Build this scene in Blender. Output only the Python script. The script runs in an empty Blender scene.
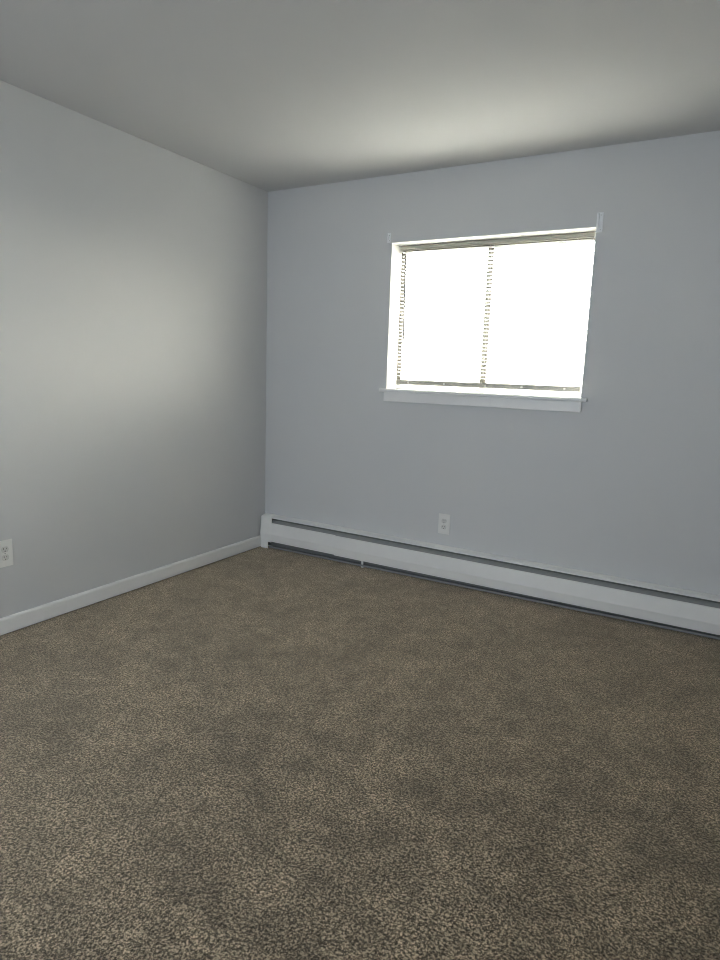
import bpy, bmesh, math, random
from mathutils import Vector, Matrix

scene = bpy.context.scene
COL = scene.collection
random.seed(7)
H = 2.44                      # ceiling height
FZ = -0.008                    # top of the carpet pile, a finger's breadth below the trim
RX, RY = 3.22, -3.95          # right wall and rear wall

# ------------------------------------------------------------------ camera
def camera_axes(yaw, pitch, roll):
    cy, sy = math.cos(yaw), math.sin(yaw)
    f = Vector((-sy*math.cos(pitch), cy*math.cos(pitch), math.sin(pitch)))
    r = Vector((cy, sy, 0))
    d = f.cross(r)
    c, s = math.cos(roll), math.sin(roll)
    return c*r + s*d, -s*r + c*d, f

cam_data = bpy.data.cameras.new('camera')
cam = bpy.data.objects.new('camera', cam_data)
COL.objects.link(cam)
r_, d_, f_ = camera_axes(0.5158062, -0.1675572, -0.0340722)
M = Matrix.Identity(4)
for i in range(3):
    M[i][0], M[i][1], M[i][2] = r_[i], -d_[i], -f_[i]
M.translation = Vector((2.8329, -3.6087, 1.2671))
cam.matrix_world = M
cam_data.sensor_fit = 'VERTICAL'
cam_data.sensor_height = 36
cam_data.lens = 636.88/960*36
cam_data.clip_start = 0.02
scene.camera = cam

# ------------------------------------------------------------------ world, lights, exposure
world = bpy.data.worlds.new('World')
scene.world = world
world.use_nodes = True
wn, wl = world.node_tree.nodes, world.node_tree.links
wn.clear()
w_out = wn.new('ShaderNodeOutputWorld')
w_bg = wn.new('ShaderNodeBackground')
w_tc = wn.new('ShaderNodeTexCoord')
w_sep = wn.new('ShaderNodeSeparateXYZ')
w_map = wn.new('ShaderNodeMapRange')
w_ramp = wn.new('ShaderNodeValToRGB')
w_map.inputs['From Min'].default_value = -1
w_map.inputs['From Max'].default_value = 1
wl.new(w_tc.outputs['Generated'], w_sep.inputs[0])
wl.new(w_sep.outputs['Z'], w_map.inputs['Value'])
wl.new(w_map.outputs['Result'], w_ramp.inputs['Fac'])
wl.new(w_ramp.outputs['Color'], w_bg.inputs['Color'])
wl.new(w_bg.outputs[0], w_out.inputs[0])
e = w_ramp.color_ramp.elements
e[0].position = 0.0;  e[0].color = (0.03, 0.03, 0.027, 1)     # dim ground
e[1].position = 1.0;  e[1].color = (0.86, 0.88, 0.88, 1)      # zenith
for pos, col in ((0.48, (0.05, 0.048, 0.042)), (0.515, (0.50, 0.46, 0.40)), (0.57, (0.56, 0.52, 0.46)),   # hazy sky over distant ground
                 (0.66, (0.68, 0.65, 0.59)), (0.80, (0.80, 0.78, 0.73))):
    x = w_ramp.color_ramp.elements.new(pos); x.color = (*col, 1)
w_bg.inputs['Strength'].default_value = 9.5

def area(name, loc, rot, sx, sy, energy, color):
    l = bpy.data.lights.new(name, 'AREA')
    l.shape = 'RECTANGLE'; l.size = sx; l.size_y = sy
    l.energy = energy; l.color = color
    o = bpy.data.objects.new(name, l)
    o.location = loc; o.rotation_euler = rot
    COL.objects.link(o)
    return o
# unseen bluish fill light added in the hall to brighten the back wall
hall_fill = area('hall_fill_light', (1.5, -5.38, 1.35), (math.radians(90), 0, 0), 2.2, 1.5, 8.8, (0.75, 0.865, 1.0))

vs = scene.view_settings
vs.view_transform = 'Standard'; vs.look = 'None'; vs.gamma = 1.0
vs.use_curve_mapping = False
scene.cycles.filter_width = 1.0
vs.exposure = 2.82

# ------------------------------------------------------------------ materials
def new_mat(name):
    m = bpy.data.materials.new(name); m.use_nodes = True
    return m, m.node_tree.nodes, m.node_tree.links, m.node_tree.nodes['Principled BSDF']

def plain(name, col, rough=0.5, metal=0.0, spec=0.5):
    m, n, l, b = new_mat(name)
    tc = n.new('ShaderNodeTexCoord'); nz = n.new('ShaderNodeTexNoise')
    nz.inputs['Scale'].default_value = 18; nz.inputs['Detail'].default_value = 4
    mx = n.new('ShaderNodeMixRGB')
    mx.inputs[1].default_value = (*[c*0.97 for c in col], 1)
    mx.inputs[2].default_value = (*[min(1, c*1.03) for c in col], 1)
    l.new(tc.outputs['Object'], nz.inputs['Vector'])
    l.new(nz.outputs['Fac'], mx.inputs[0]); l.new(mx.outputs[0], b.inputs['Base Color'])
    b.inputs['Roughness'].default_value = rough
    b.inputs['Metallic'].default_value = metal
    b.inputs['Specular IOR Level'].default_value = spec
    return m

def wall_paint(name, col, rough=0.55, bump=0.06, scale=260, mottle=0.02):
    m, n, l, b = new_mat(name)
    tc = n.new('ShaderNodeTexCoord')
    big = n.new('ShaderNodeTexNoise'); big.inputs['Scale'].default_value = 2.2; big.inputs['Detail'].default_value = 3
    fine = n.new('ShaderNodeTexNoise'); fine.inputs['Scale'].default_value = scale; fine.inputs['Detail'].default_value = 3
    l.new(tc.outputs['Object'], big.inputs['Vector']); l.new(tc.outputs['Object'], fine.inputs['Vector'])
    mx = n.new('ShaderNodeMixRGB')
    mx.inputs[1].default_value = (*[c*(1-mottle) for c in col], 1)
    mx.inputs[2].default_value = (*[c*(1+mottle) for c in col], 1)
    l.new(big.outputs['Fac'], mx.inputs[0]); l.new(mx.outputs[0], b.inputs['Base Color'])
    bp = n.new('ShaderNodeBump'); bp.inputs['Strength'].default_value = bump; bp.inputs['Distance'].default_value = 0.002
    l.new(fine.outputs['Fac'], bp.inputs['Height']); l.new(bp.outputs[0], b.inputs['Normal'])
    b.inputs['Roughness'].default_value = rough
    b.inputs['Specular IOR Level'].default_value = 0.3
    return m

M_WALL = wall_paint('grey_wall_paint', (0.68, 0.68, 0.672))
M_CEIL = wall_paint('ceiling_paint', (0.645, 0.64, 0.63), rough=0.8, bump=0.15, scale=160)
M_TRIM = plain('white_trim_paint', (0.90, 0.885, 0.86), 0.4)
M_HEATER = plain('heater_enamel', (0.92, 0.905, 0.87), 0.38)
M_HEATIN = plain('dark_grey_steel', (0.22, 0.22, 0.21), 0.6)  # one even dark grey for the heater's inner back panel
M_FIN = plain('dull_aluminium_fin', (0.35, 0.35, 0.34), 0.5, 0.8)
M_VINYL = plain('window_aluminium', (0.15, 0.138, 0.115), 0.5)
M_RAIL = plain('blind_rail_enamel', (0.36, 0.345, 0.30), 0.4)
M_CORD = plain('white_cord', (0.75, 0.74, 0.70), 0.8)
M_PLATE = plain('outlet_plastic', (0.88, 0.87, 0.83), 0.35)
M_RECEPT = plain('outlet_receptacle_plastic', (0.72, 0.71, 0.67), 0.35)
M_DARK = plain('slot_black', (0.03, 0.03, 0.03), 0.6)
M_SCREW = plain('screw_metal', (0.55, 0.55, 0.53), 0.35, 0.8)
M_BRACKET = plain('faded_white_bracket', (0.90, 0.91, 0.92), 0.5)
M_HALL = plain('hall_wall_paint', (0.6, 0.6, 0.6), 0.7)

def glass_mat():
    m, n, l, b = new_mat('clear_glass')
    n.remove(b)
    out = n['Material Output']
    tr = n.new('ShaderNodeBsdfTransparent'); gl = n.new('ShaderNodeBsdfGlossy')
    gl.inputs['Roughness'].default_value = 0.02
    lw = n.new('ShaderNodeLayerWeight'); lw.inputs['Blend'].default_value = 0.5
    pw = n.new('ShaderNodeMath'); pw.operation = 'POWER'; pw.inputs[1].default_value = 5.0
    fr = n.new('ShaderNodeMath'); fr.operation = 'MULTIPLY_ADD'; fr.inputs[1].default_value = 0.9; fr.inputs[2].default_value = 0.04
    l.new(lw.outputs['Facing'], pw.inputs[0]); l.new(pw.outputs[0], fr.inputs[0])
    tr.inputs['Color'].default_value = (0.95, 0.97, 0.96, 1)
    mx = n.new('ShaderNodeMixShader')
    l.new(fr.outputs[0], mx.inputs[0]); l.new(tr.outputs[0], mx.inputs[1]); l.new(gl.outputs[0], mx.inputs[2])
    l.new(mx.outputs[0], out.inputs[0])
    return m
M_GLASS = glass_mat()

def slat_mat():
    m, n, l, b = new_mat('white_slat_enamel')
    out = n['Material Output']
    b.inputs['Base Color'].default_value = (0.80, 0.80, 0.79, 1)
    b.inputs['Roughness'].default_value = 0.45
    tl = n.new('ShaderNodeBsdfTranslucent'); tl.inputs['Color'].default_value = (0.88, 0.88, 0.87, 1)
    mx = n.new('ShaderNodeMixShader'); mx.inputs[0].default_value = 0.28
    l.new(b.outputs[0], mx.inputs[1]); l.new(tl.outputs[0], mx.inputs[2]); l.new(mx.outputs[0], out.inputs[0])
    return m
M_SLAT = slat_mat()

def carpet_mat():
    m, n, l, b = new_mat('flecked_taupe_carpet')
    tc = n.new('ShaderNodeTexCoord')
    def noise(scale, detail=2, rough=0.5, dist=0.0):
        t = n.new('ShaderNodeTexNoise'); t.inputs['Scale'].default_value = scale
        t.inputs['Detail'].default_value = detail; t.inputs['Roughness'].default_value = rough
        t.inputs['Distortion'].default_value = dist
        l.new(tc.outputs['Object'], t.inputs['Vector']); return t
    f1 = noise(150, 2, 0.6, 0.4); f2 = noise(330, 1.5, 0.6, 0.2)
    fm = n.new('ShaderNodeMixRGB'); fm.inputs[0].default_value = 0.38
    l.new(f1.outputs['Fac'], fm.inputs[1]); l.new(f2.outputs['Fac'], fm.inputs[2])
    ramp = n.new('ShaderNodeValToRGB')
    el = ramp.color_ramp.elements
    el[0].position = 0.41; el[0].color = (0.024, 0.0175, 0.009, 1)
    el[1].position = 0.60; el[1].color = (0.60, 0.475, 0.32, 1)
    k = ramp.color_ramp.elements.new(0.49); k.color = (0.137, 0.102, 0.065, 1)
    l.new(fm.outputs[0], ramp.inputs['Fac'])
    # brushed pile: patches where the pile lies another way
    big = noise(3.2, 4, 0.55, 0.5); mid = noise(11, 3, 0.5, 0.3)
    add = n.new('ShaderNodeMath'); add.operation = 'ADD'
    l.new(big.outputs['Fac'], add.inputs[0]); l.new(mid.outputs['Fac'], add.inputs[1])
    mr = n.new('ShaderNodeMapRange')
    mr.inputs['From Min'].default_value = 0.75; mr.inputs['From Max'].default_value = 1.25
    mr.inputs['To Min'].default_value = 0.64; mr.inputs['To Max'].default_value = 1.32
    l.new(add.outputs[0], mr.inputs['Value'])
    mul = n.new('ShaderNodeVectorMath'); mul.operation = 'SCALE'
    l.new(ramp.outputs['Color'], mul.inputs[0]); l.new(mr.outputs['Result'], mul.inputs['Scale'])
    l.new(mul.outputs[0], b.inputs['Base Color'])
    h = noise(190, 3, 0.65)
    bp = n.new('ShaderNodeBump'); bp.inputs['Strength'].default_value = 0.8; bp.inputs['Distance'].default_value = 0.006
    l.new(h.outputs['Fac'], bp.inputs['Height']); l.new(bp.outputs[0], b.inputs['Normal'])
    b.inputs['Roughness'].default_value = 0.95
    b.inputs['Specular IOR Level'].default_value = 0.1
    b.inputs['Sheen Weight'].default_value = 0.75
    b.inputs['Sheen Roughness'].default_value = 0.45
    b.inputs['Sheen Tint'].default_value = (1.0, 0.855, 0.66, 1)
    return m
M_CARPET = carpet_mat()

# ------------------------------------------------------------------ mesh helpers
def box(bm, x0, x1, y0, y1, z0, z1, bevel=0.0, seg=2):
    g = bmesh.ops.create_cube(bm, size=1)
    vsx = g['verts']
    for v in vsx:
        v.co = Vector((x0 if v.co.x < 0 else x1, y0 if v.co.y < 0 else y1, z0 if v.co.z < 0 else z1))
    if bevel > 0:
        ed = list({e for v in vsx for e in v.link_edges})
        bmesh.ops.bevel(bm, geom=ed, offset=bevel, segments=seg, affect='EDGES', profile=0.5)

def prism_x(bm, profile, x0, x1):
    """closed (y, z) profile swept along x"""
    a = [bm.verts.new((x0, y, z)) for y, z in profile]
    b = [bm.verts.new((x1, y, z)) for y, z in profile]
    n = len(profile)
    bm.faces.new(a); bm.faces.new(b[::-1])
    for i in range(n):
        j = (i+1) % n
        bm.faces.new((a[j], a[i], b[i], b[j]))

def sheet_profile(points, t):
    """thickens an open (y, z) polyline into a closed profile of thickness t"""
    pts = [Vector(p) for p in points]; left, right = [], []
    for i, p in enumerate(pts):
        d = Vector((0, 0))
        if i > 0: d += (p - pts[i-1]).normalized()
        if i < len(pts)-1: d += (pts[i+1] - p).normalized()
        d.normalize(); nrm = Vector((-d.y, d.x))*t/2
        left.append(p + nrm); right.append(p - nrm)
    return [tuple(p) for p in left + right[::-1]]

def tube(bm, p0, p1, r, seg=10):
    p0, p1 = Vector(p0), Vector(p1); d = p1 - p0
    rot = d.to_track_quat('Z', 'Y').to_matrix().to_4x4()
    bmesh.ops.create_cone(bm, cap_ends=True, segments=seg, radius1=r, radius2=r, depth=d.length,
                          matrix=Matrix.Translation((p0+p1)/2) @ rot)

def obj(name, bm, mat, parent=None, smooth=False, origin=None):
    bmesh.ops.recalc_face_normals(bm, faces=bm.faces)
    if origin is not None:
        bmesh.ops.translate(bm, verts=bm.verts, vec=-Vector(origin))
    me = bpy.data.meshes.new(name); bm.to_mesh(me); bm.free()
    me.materials.append(mat)
    if smooth:
        for p in me.polygons: p.use_smooth = True
    o = bpy.data.objects.new(name, me); COL.objects.link(o)
    if origin is not None: o.location = origin
    if parent is not None:
        o.parent = parent
        if origin is None:
            # mesh coordinates are world coordinates: bring them into the parent's frame
            o.matrix_parent_inverse = Matrix.Identity(4)
            o.location = -Vector(PW[parent.name])
        PW[o.name] = Vector((0, 0, 0))
    else:
        PW[o.name] = Vector(origin) if origin is not None else Vector((0, 0, 0))
    return o
PW = {}

def empty(name, loc):
    o = bpy.data.objects.new(name, None); o.location = loc
    o.empty_display_size = 0.05
    COL.objects.link(o); PW[o.name] = Vector(loc)
    return o

def tag(o, label, cat, group=None):
    o['label'] = label; o['category'] = cat
    if group: o['group'] = group

def struct(o, label, cat):
    o['kind'] = 'structure'; o['label'] = label; o['category'] = cat
    return o

# ------------------------------------------------------------------ the room shell
WX0, WX1, WZ0, WZ1 = 0.953, 2.145, 1.158, 2.053      # window opening in the back wall
T = 0.172
bm = bmesh.new(); box(bm, -0.12, RX+0.12, RY-0.1, T, -0.1, FZ)
struct(obj('floor', bm, M_CARPET), 'flecked taupe cut pile carpet covering the whole floor', 'floor')
bm = bmesh.new(); box(bm, -0.12, RX+0.12, RY-0.1, T, H, H+0.1)
struct(obj('ceiling', bm, M_CEIL), 'plain off-white painted ceiling', 'ceiling')
bm = bmesh.new(); box(bm, -0.12, 0, RY-0.1, T, FZ, H)
struct(obj('wall_left', bm, M_WALL), 'plain grey wall on the left with a white baseboard', 'wall')
bm = bmesh.new(); box(bm, RX, RX+0.12, RY-0.1, T, FZ, H)
struct(obj('wall_right', bm, M_WALL), 'plain grey wall on the right', 'wall')

# back wall: one clean face with a hole for the window
bm = bmesh.new()
xs = [0, WX0, WX1, RX]; zs = [FZ, WZ0, WZ1, H]
grid = {}
for k, y in enumerate((0, T)):
    for i, xx in enumerate(xs):
        for j, z in enumerate(zs):
            grid[i, j, k] = bm.verts.new((xx, y, z))
for i in range(3):
    for j in range(3):
        if (i, j) == (1, 1): continue
        for k in (0, 1):
            q = [grid[i, j, k], grid[i+1, j, k], grid[i+1, j+1, k], grid[i, j+1, k]]
            bm.faces.new(q if k == 0 else q[::-1])
for (a, b) in (((1, 1), (2, 1)), ((2, 1), (2, 2)), ((2, 2), (1, 2)), ((1, 2), (1, 1))):
    bm.faces.new([grid[(*a, 0)], grid[(*b, 0)], grid[(*b, 1)], grid[(*a, 1)]])
struct(obj('wall_back', bm, M_WALL), 'plain pale blue-grey back wall with the window', 'wall')

# rear wall, its opening placed and widened to pass the hall fill light
DX0, DX1, DZ = 0.5, 2.4, 2.05
bm = bmesh.new()
box(bm, 0, DX0, RY-0.1, RY, FZ, H); box(bm, DX1, RX, RY-0.1, RY, FZ, H); box(bm, DX0, DX1, RY-0.1, RY, DZ, H)
struct(obj('wall_rear', bm, M_WALL), 'grey rear wall with an opening placed for the fill light', 'wall')

# baseboards
bb = [(0, 0.001), (0.014, 0.001), (0.014, 0.066), (0.012, 0.072), (0.007, 0.076), (0, 0.077)]
def baseboard(name, label, sweep):
    bm = bmesh.new()
    prism_x(bm, bb, sweep[0], sweep[1])
    bmesh.ops.transform(bm, matrix=sweep[2], verts=bm.verts)
    struct(obj(name, bm, M_TRIM), label, 'baseboard')
# profile's y is the distance from the wall; the sweep runs along the wall
baseboard('baseboard_left', 'white baseboard along the foot of the left wall',
          (RY, -0.058, Matrix(((0, 1, 0, 0), (1, 0, 0, 0), (0, 0, 1, 0), (0, 0, 0, 1)))))
baseboard('baseboard_right', 'white baseboard along the foot of the right wall',
          (RY, -0.07, Matrix(((0, -1, 0, RX), (1, 0, 0, 0), (0, 0, 1, 0), (0, 0, 0, 1)))))

# ------------------------------------------------------------------ window
win = empty('window_1', ((WX0+WX1)/2, 0.18, WZ0))
struct(win, 'bright sliding window with white sill set in the back wall', 'window')
SILL = WZ0 + 0.012
def frame_ring(bm, x0, x1, z0, z1, y0, y1, wl, wr, wb, wt, bevel=0.0015):
    box(bm, x0, x0+wl, y0, y1, z0, z1, bevel); box(bm, x1-wr, x1, y0, y1, z0, z1, bevel)
    box(bm, x0+wl, x1-wr, y0, y1, z0, z0+wb, bevel); box(bm, x0+wl, x1-wr, y0, y1, z1-wt, z1, bevel)
bm = bmesh.new(); frame_ring(bm, WX0, WX1, SILL+0.008, WZ1, 0.138, 0.170, 0.010, 0.008, 0.006, 0.020)
obj('window_frame', bm, M_VINYL, win)
bm = bmesh.new(); box(bm, WX0+0.001, WX1-0.001, 0.1365, 0.170, SILL-0.010, SILL+0.025, 0.001)
obj('bottom_track', bm, M_TRIM, win)
mid = 1.535
def sash(x0, x1, y, wl, wr):
    z0, z1 = SILL+0.014, WZ1-0.020
    bm = bmesh.new(); frame_ring(bm, x0, x1, z0, z1, y, y+0.014, wl, wr, 0.012, 0.022)
    s = obj('sash', bm, M_VINYL, win)
    bm = bmesh.new(); box(bm, x0+wl-0.003, x1-wr+0.003, y+0.005, y+0.009, z0+0.009, z1-0.019)
    obj('pane', bm, M_GLASS, s).location = (0, 0, 0)
sash(WX0+0.010, mid+0.018, 0.140, 0.018, 0.036)
sash(mid-0.018, WX1-0.008, 0.154, 0.036, 0.008)
bm = bmesh.new()
box(bm, WX0+0.0002, WX0+0.003, 0.0005, 0.138, SILL, WZ1-0.0002); box(bm, WX1-0.003, WX1-0.0002, 0.0005, 0.138, SILL, WZ1-0.0002)
box(bm, WX0+0.003, WX1-0.003, 0.0005, 0.138, WZ1-0.003, WZ1-0.0002)
obj('jamb_liner', bm, M_TRIM, win)
# stool and apron
bm = bmesh.new(); box(bm, WX0-0.038, WX1+0.034, -0.030, -0.0002, SILL-0.020, SILL, 0.005, 3)
box(bm, WX0+0.0005, WX1-0.0005, -0.004, 0.138, WZ0+0.0005, SILL, 0.0)
obj('window_sill', bm, M_TRIM, win)
bm = bmesh.new(); box(bm, WX0-0.008, WX1+0.006, -0.016, -0.0002, SILL-0.078, SILL-0.020, 0.003)
obj('apron', bm, M_TRIM, win)

# ------------------------------------------------------------------ mini blind
BX0, BX1, BY = WX0+0.012, WX1-0.026, 0.118
blind = empty('window_blind', ((BX0+BX1)/2, BY, SILL+0.03))
tag(blind, 'white horizontal mini blind hanging open in the window', 'blind')
bm = bmesh.new(); box(bm, BX0, BX1, 0.104, 0.132, 2.024, 2.049, 0.002)
obj('headrail', bm, M_RAIL, blind)
bm = bmesh.new()
prism_x(bm, sheet_profile([(0.100, 2.0465), (0.0975, 2.044), (0.0975, 2.027), (0.100, 2.0225)], 0.0016), BX0, BX1)
obj('valance', bm, M_RAIL, blind)
for xa in (BX0-0.004, BX1-0.002):
    bm = bmesh.new(); box(bm, xa, xa+0.006, 0.098, 0.136, 2.018, 2.0500, 0.001)
    obj('bracket', bm, M_TRIM, blind)
bm = bmesh.new()
z0, z1 = 1.254, 2.010
nsl = 36
tilt = math.radians(-16)        # inner edge a little higher than the outer one
w = 0.025
for i in range(nsl):
    zc = z0 + (z1-z0)*i/(nsl-1)
    dz = random.uniform(-0.0006, 0.0006)
    pr = []
    for q in range(7):
        u = (q/6-0.5)
        yy = u*w; crown = 0.0022*(1-(2*u)**2)
        pr.append((BY + yy*math.cos(tilt) - crown*math.sin(tilt), zc + dz + yy*math.sin(tilt) + crown*math.cos(tilt)))
    prism_x(bm, sheet_profile(pr, 0.0005), BX0+0.003, BX1-0.003)
obj('slats', bm, M_SLAT, blind)
bm = bmesh.new(); box(bm, BX0+0.004, BX1-0.002, BY-0.0125, BY+0.0125, 1.1985, 1.2285, 0.003)
brail = obj('bottom_rail', bm, M_RAIL, blind)
for xp in (BX0+0.09, BX0+0.335, BX0+0.60, BX0+0.82, BX1-0.09):
    bm = bmesh.new(); tube(bm, (xp, BY-0.0150, 1.213), (xp, BY-0.0120, 1.213), 0.0065, 12)
    obj('cord_plug', bm, M_CORD, brail).location = (0, 0, 0)
for xp in (BX0+0.09, (BX0+BX1)/2, BX1-0.09):
    bm = bmesh.new()
    for yy in (BY-0.0135, BY+0.0135):
        tube(bm, (xp, yy, 1.227), (xp, yy, 2.024), 0.0006, 5)
    obj('ladder_cord', bm, M_CORD, blind)
bm = bmesh.new()
tube(bm, (1.005, 0.094, 2.012), (1.006, 0.090, 1.985), 0.002, 8)
tube(bm, (1.006, 0.090, 1.985), (1.016, 0.088, 1.478), 0.0045, 8)
obj('tilt_wand', bm, plain('smoky_wand_plastic', (0.16, 0.155, 0.15), 0.3), blind)

# ------------------------------------------------------------------ curtain brackets above the window corners
def bracket(xc, zb, zt, hw, label):
    t = empty('curtain_bracket', (xc, 0, (zb+zt)/2))
    tag(t, label, 'bracket', 'old curtain brackets above the window')
    bm = bmesh.new(); box(bm, xc-hw, xc+hw, -0.0035, -0.0001, zb, zt, 0.0015)
    obj('back_plate', bm, M_BRACKET, t)
    bm = bmesh.new()
    prism_x(bm, [(-0.003, zb+0.010), (-0.014, zb+0.018), (-0.014, zt-0.012), (-0.003, zt-0.004)], xc-hw*0.45, xc-hw*0.2)
    obj('hook_tab', bm, M_BRACKET, t)
    for z in (zb+0.012, zt-0.014):
        bm = bmesh.new(); tube(bm, (xc+hw*0.35, -0.005, z), (xc+hw*0.35, -0.003, z), 0.0025, 8)
        obj('screw', bm, M_SCREW, t)
bracket(2.158, 2.022, 2.120, 0.016, 'pale metal bracket plate on wall above right corner of window')
bracket(0.934, 2.052, 2.108, 0.011, 'small pale metal bracket plate on wall above left corner of window')

# ------------------------------------------------------------------ baseboard heater
HX0, HX1 = 0.012, RX-0.03
heater = empty('baseboard_heater', ((HX0+HX1)/2, -0.03, 0))
tag(heater, 'long white enamelled baseboard heater with slot along back wall', 'heater')
def settle(bm):
    # the old unit hangs a little higher at its left end than at its right
    for v in bm.verts:
        t = max(0.0, min(1.0, v.co.z/0.03)); u = max(0.0, min(1.0, (v.co.z-0.17)/0.03))
        v.co.z += (0.013 - 0.0068*v.co.x)*t + (0.006 - 0.0014*v.co.x)*u
PX0, PX1 = 0.095, HX1-0.09
bm = bmesh.new()                       # back panel with its bottom lip and sloping hood
prism_x(bm, sheet_profile([(-0.003, -0.002), (-0.003, 0.206)], 0.0016), HX0+0.004, HX1-0.004)
obj('back_panel', bm, M_HEATIN, heater)
bm = bmesh.new()
prism_x(bm, sheet_profile([(-0.059, 0.013), (-0.0605, 0.011), (-0.0605, 0.002), (-0.055, -0.001), (-0.004, -0.001)], 0.0016), PX0-0.01, PX1+0.01)
obj('bottom_lip', bm, plain('lip_grey_enamel', (0.26, 0.26, 0.26), 0.5), heater)
bm = bmesh.new()
prism_x(bm, sheet_profile([(-0.001, 0.2145), (-0.012, 0.2145), (-0.016, 0.2125), (-0.050, 0.2060), (-0.0535, 0.2035), (-0.0535, 0.1985)], 0.0018), PX0-0.01, PX1+0.01)
settle(bm); obj('hood', bm, M_HEATER, heater)
def front(x0, x1, dz):
    bm = bmesh.new()
    prism_x(bm, sheet_profile([(-0.050, 0.163+dz), (-0.054, 0.166+dz), (-0.057, 0.164+dz), (-0.0655, 0.086+dz), (-0.0655, 0.084+dz),
                               (-0.0585, 0.031+dz), (-0.050, 0.028+dz)], 0.0016), x0, x1)
    settle(bm); obj('front_cover', bm, M_HEATER, heater)
front(PX0-0.005, 0.640, 0.0035)
front(0.637, PX1+0.005, 0.0)
bm = bmesh.new()
prism_x(bm, sheet_profile([(-0.049, 0.160), (-0.036, 0.176), (-0.028, 0.183)], 0.0014), PX0, PX1)
settle(bm); obj('damper', bm, plain('damper_grey_enamel', (0.36, 0.36, 0.34), 0.5), heater)
bm = bmesh.new()
tube(bm, (HX0+0.01, -0.030, 0.085), (HX1-0.01, -0.030, 0.085), 0.011, 12)
k = PX0 + 0.1
while k < PX1-0.1:
    box(bm, k, k+0.0012, -0.052, -0.008, 0.055, 0.118); k += 0.012
obj('heating_element', bm, M_FIN, heater)
cap = [(-0.001, FZ), (-0.001, 0.2155), (-0.012, 0.2155), (-0.016, 0.2135), (-0.052, 0.2068), (-0.0565, 0.203), (-0.0585, 0.165),
       (-0.0672, 0.086), (-0.0672, 0.084), (-0.0605, 0.031), (-0.0605, FZ)]
cap_top = [(-0.001, 0.028)] + cap[1:9] + [(-0.0600, 0.029)]
def end_cap(xa, xb, xfoot0, xfoot1, xside):
    """folded sheet: a full-height foot piece, a shorter piece lapping the cover, and the closed side"""
    bm = bmesh.new()
    prism_x(bm, sheet_profile(cap[1:], 0.0016), xfoot0, xfoot1)
    prism_x(bm, sheet_profile(cap_top[1:], 0.0016), xa, xb)
    prism_x(bm, cap, xside, xside+0.0016)
    settle(bm); obj('end_cap', bm, M_HEATER, heater)
end_cap(0.076, 0.106, HX0, 0.076, HX0)
end_cap(HX1-0.084, HX1-0.054, HX1-0.054, HX1, HX1-0.0016)
for xx in (0.850,):
    bm = bmesh.new(); box(bm, xx, xx+0.016, -0.0585, -0.0560, FZ, 0.050, 0.0008); box(bm, xx, xx+0.016, -0.0565, -0.004, FZ, FZ+0.0025)
    obj('support_foot', bm, M_HEATER, heater)

# ------------------------------------------------------------------ outlets
def outlet(loc, rotz, label):
    t = empty('electrical_outlet', loc)
    tag(t, label, 'outlet', 'wall outlets')
    def child(name, bm, mat, parent=t):
        bmesh.ops.recalc_face_normals(bm, faces=bm.faces)
        me = bpy.data.meshes.new(name); bm.to_mesh(me); bm.free(); me.materials.append(mat)
        o = bpy.data.objects.new(name, me); o.parent = parent; COL.objects.link(o); return o
    bm = bmesh.new(); box(bm, -0.038, 0.038, -0.0055, -0.0003, -0.0635, 0.0635, 0.0025, 3)
    child('cover_plate', bm, M_PLATE)
    for zc in (0.0195, -0.0195):
        bm = bmesh.new()
        ring = []
        for q in range(28):
            a = 2*math.pi*q/28
            ring.append((0.0172*math.cos(a), max(-0.0135, min(0.0135, 0.0172*math.sin(a)))))
        a_ = [bm.verts.new((px, -0.0070, zc+pz)) for px, pz in ring]
        b_ = [bm.verts.new((px, -0.0050, zc+pz)) for px, pz in ring]
        bm.faces.new(a_); bm.faces.new(b_[::-1])
        for q in range(28):
            bm.faces.new((a_[q], b_[q], b_[(q+1) % 28], a_[(q+1) % 28]))
        rc = child('receptacle', bm, M_RECEPT)
        for sx, hh in ((-0.0063, 0.0042), (0.0063, 0.0034)):
            bm = bmesh.new(); box(bm, sx-0.0012, sx+0.0012, -0.0073, -0.0066, zc+0.004-hh, zc+0.004+hh)
            child('slot', bm, M_DARK, rc)
        bm = bmesh.new(); tube(bm, (0, -0.0073, zc-0.0075), (0, -0.0066, zc-0.0075), 0.0027, 12)
        child('ground_hole', bm, M_DARK, rc)
    bm = bmesh.new(); tube(bm, (0, -0.0064, 0), (0, -0.0052, 0), 0.0032, 12)
    child('screw', bm, M_SCREW)
    t.rotation_euler = (0, 0, rotz)
    return t
outlet((1.397, 0, 0.359), 0, 'white duplex outlet on back wall above the heater')
outlet((0, -1.937, 0.382), math.radians(90), 'white duplex outlet on left wall above the baseboard')

# ------------------------------------------------------------------ unseen hall built around the added fill light
bm = bmesh.new()
box(bm, 0.2, 2.9, -5.5, -5.4, FZ, H); box(bm, 0.1, 0.2, -5.5, RY-0.1, FZ, H); box(bm, 2.9, 3.0, -5.5, RY-0.1, FZ, H)
struct(obj('wall_hall', bm, M_HALL), 'plain hall walls around the added fill light', 'wall')
bm = bmesh.new(); box(bm, 0.1, 3.0, -5.5, RY-0.1, -0.1, FZ-0.001)
struct(obj('floor_hall', bm, M_CARPET), 'carpeted hall floor below the added fill light', 'floor')
bm = bmesh.new(); box(bm, 0.1, 3.0, -5.5, RY-0.1, H, H+0.1)
struct(obj('ceiling_hall', bm, M_CEIL), 'hall ceiling above the added fill light', 'ceiling')
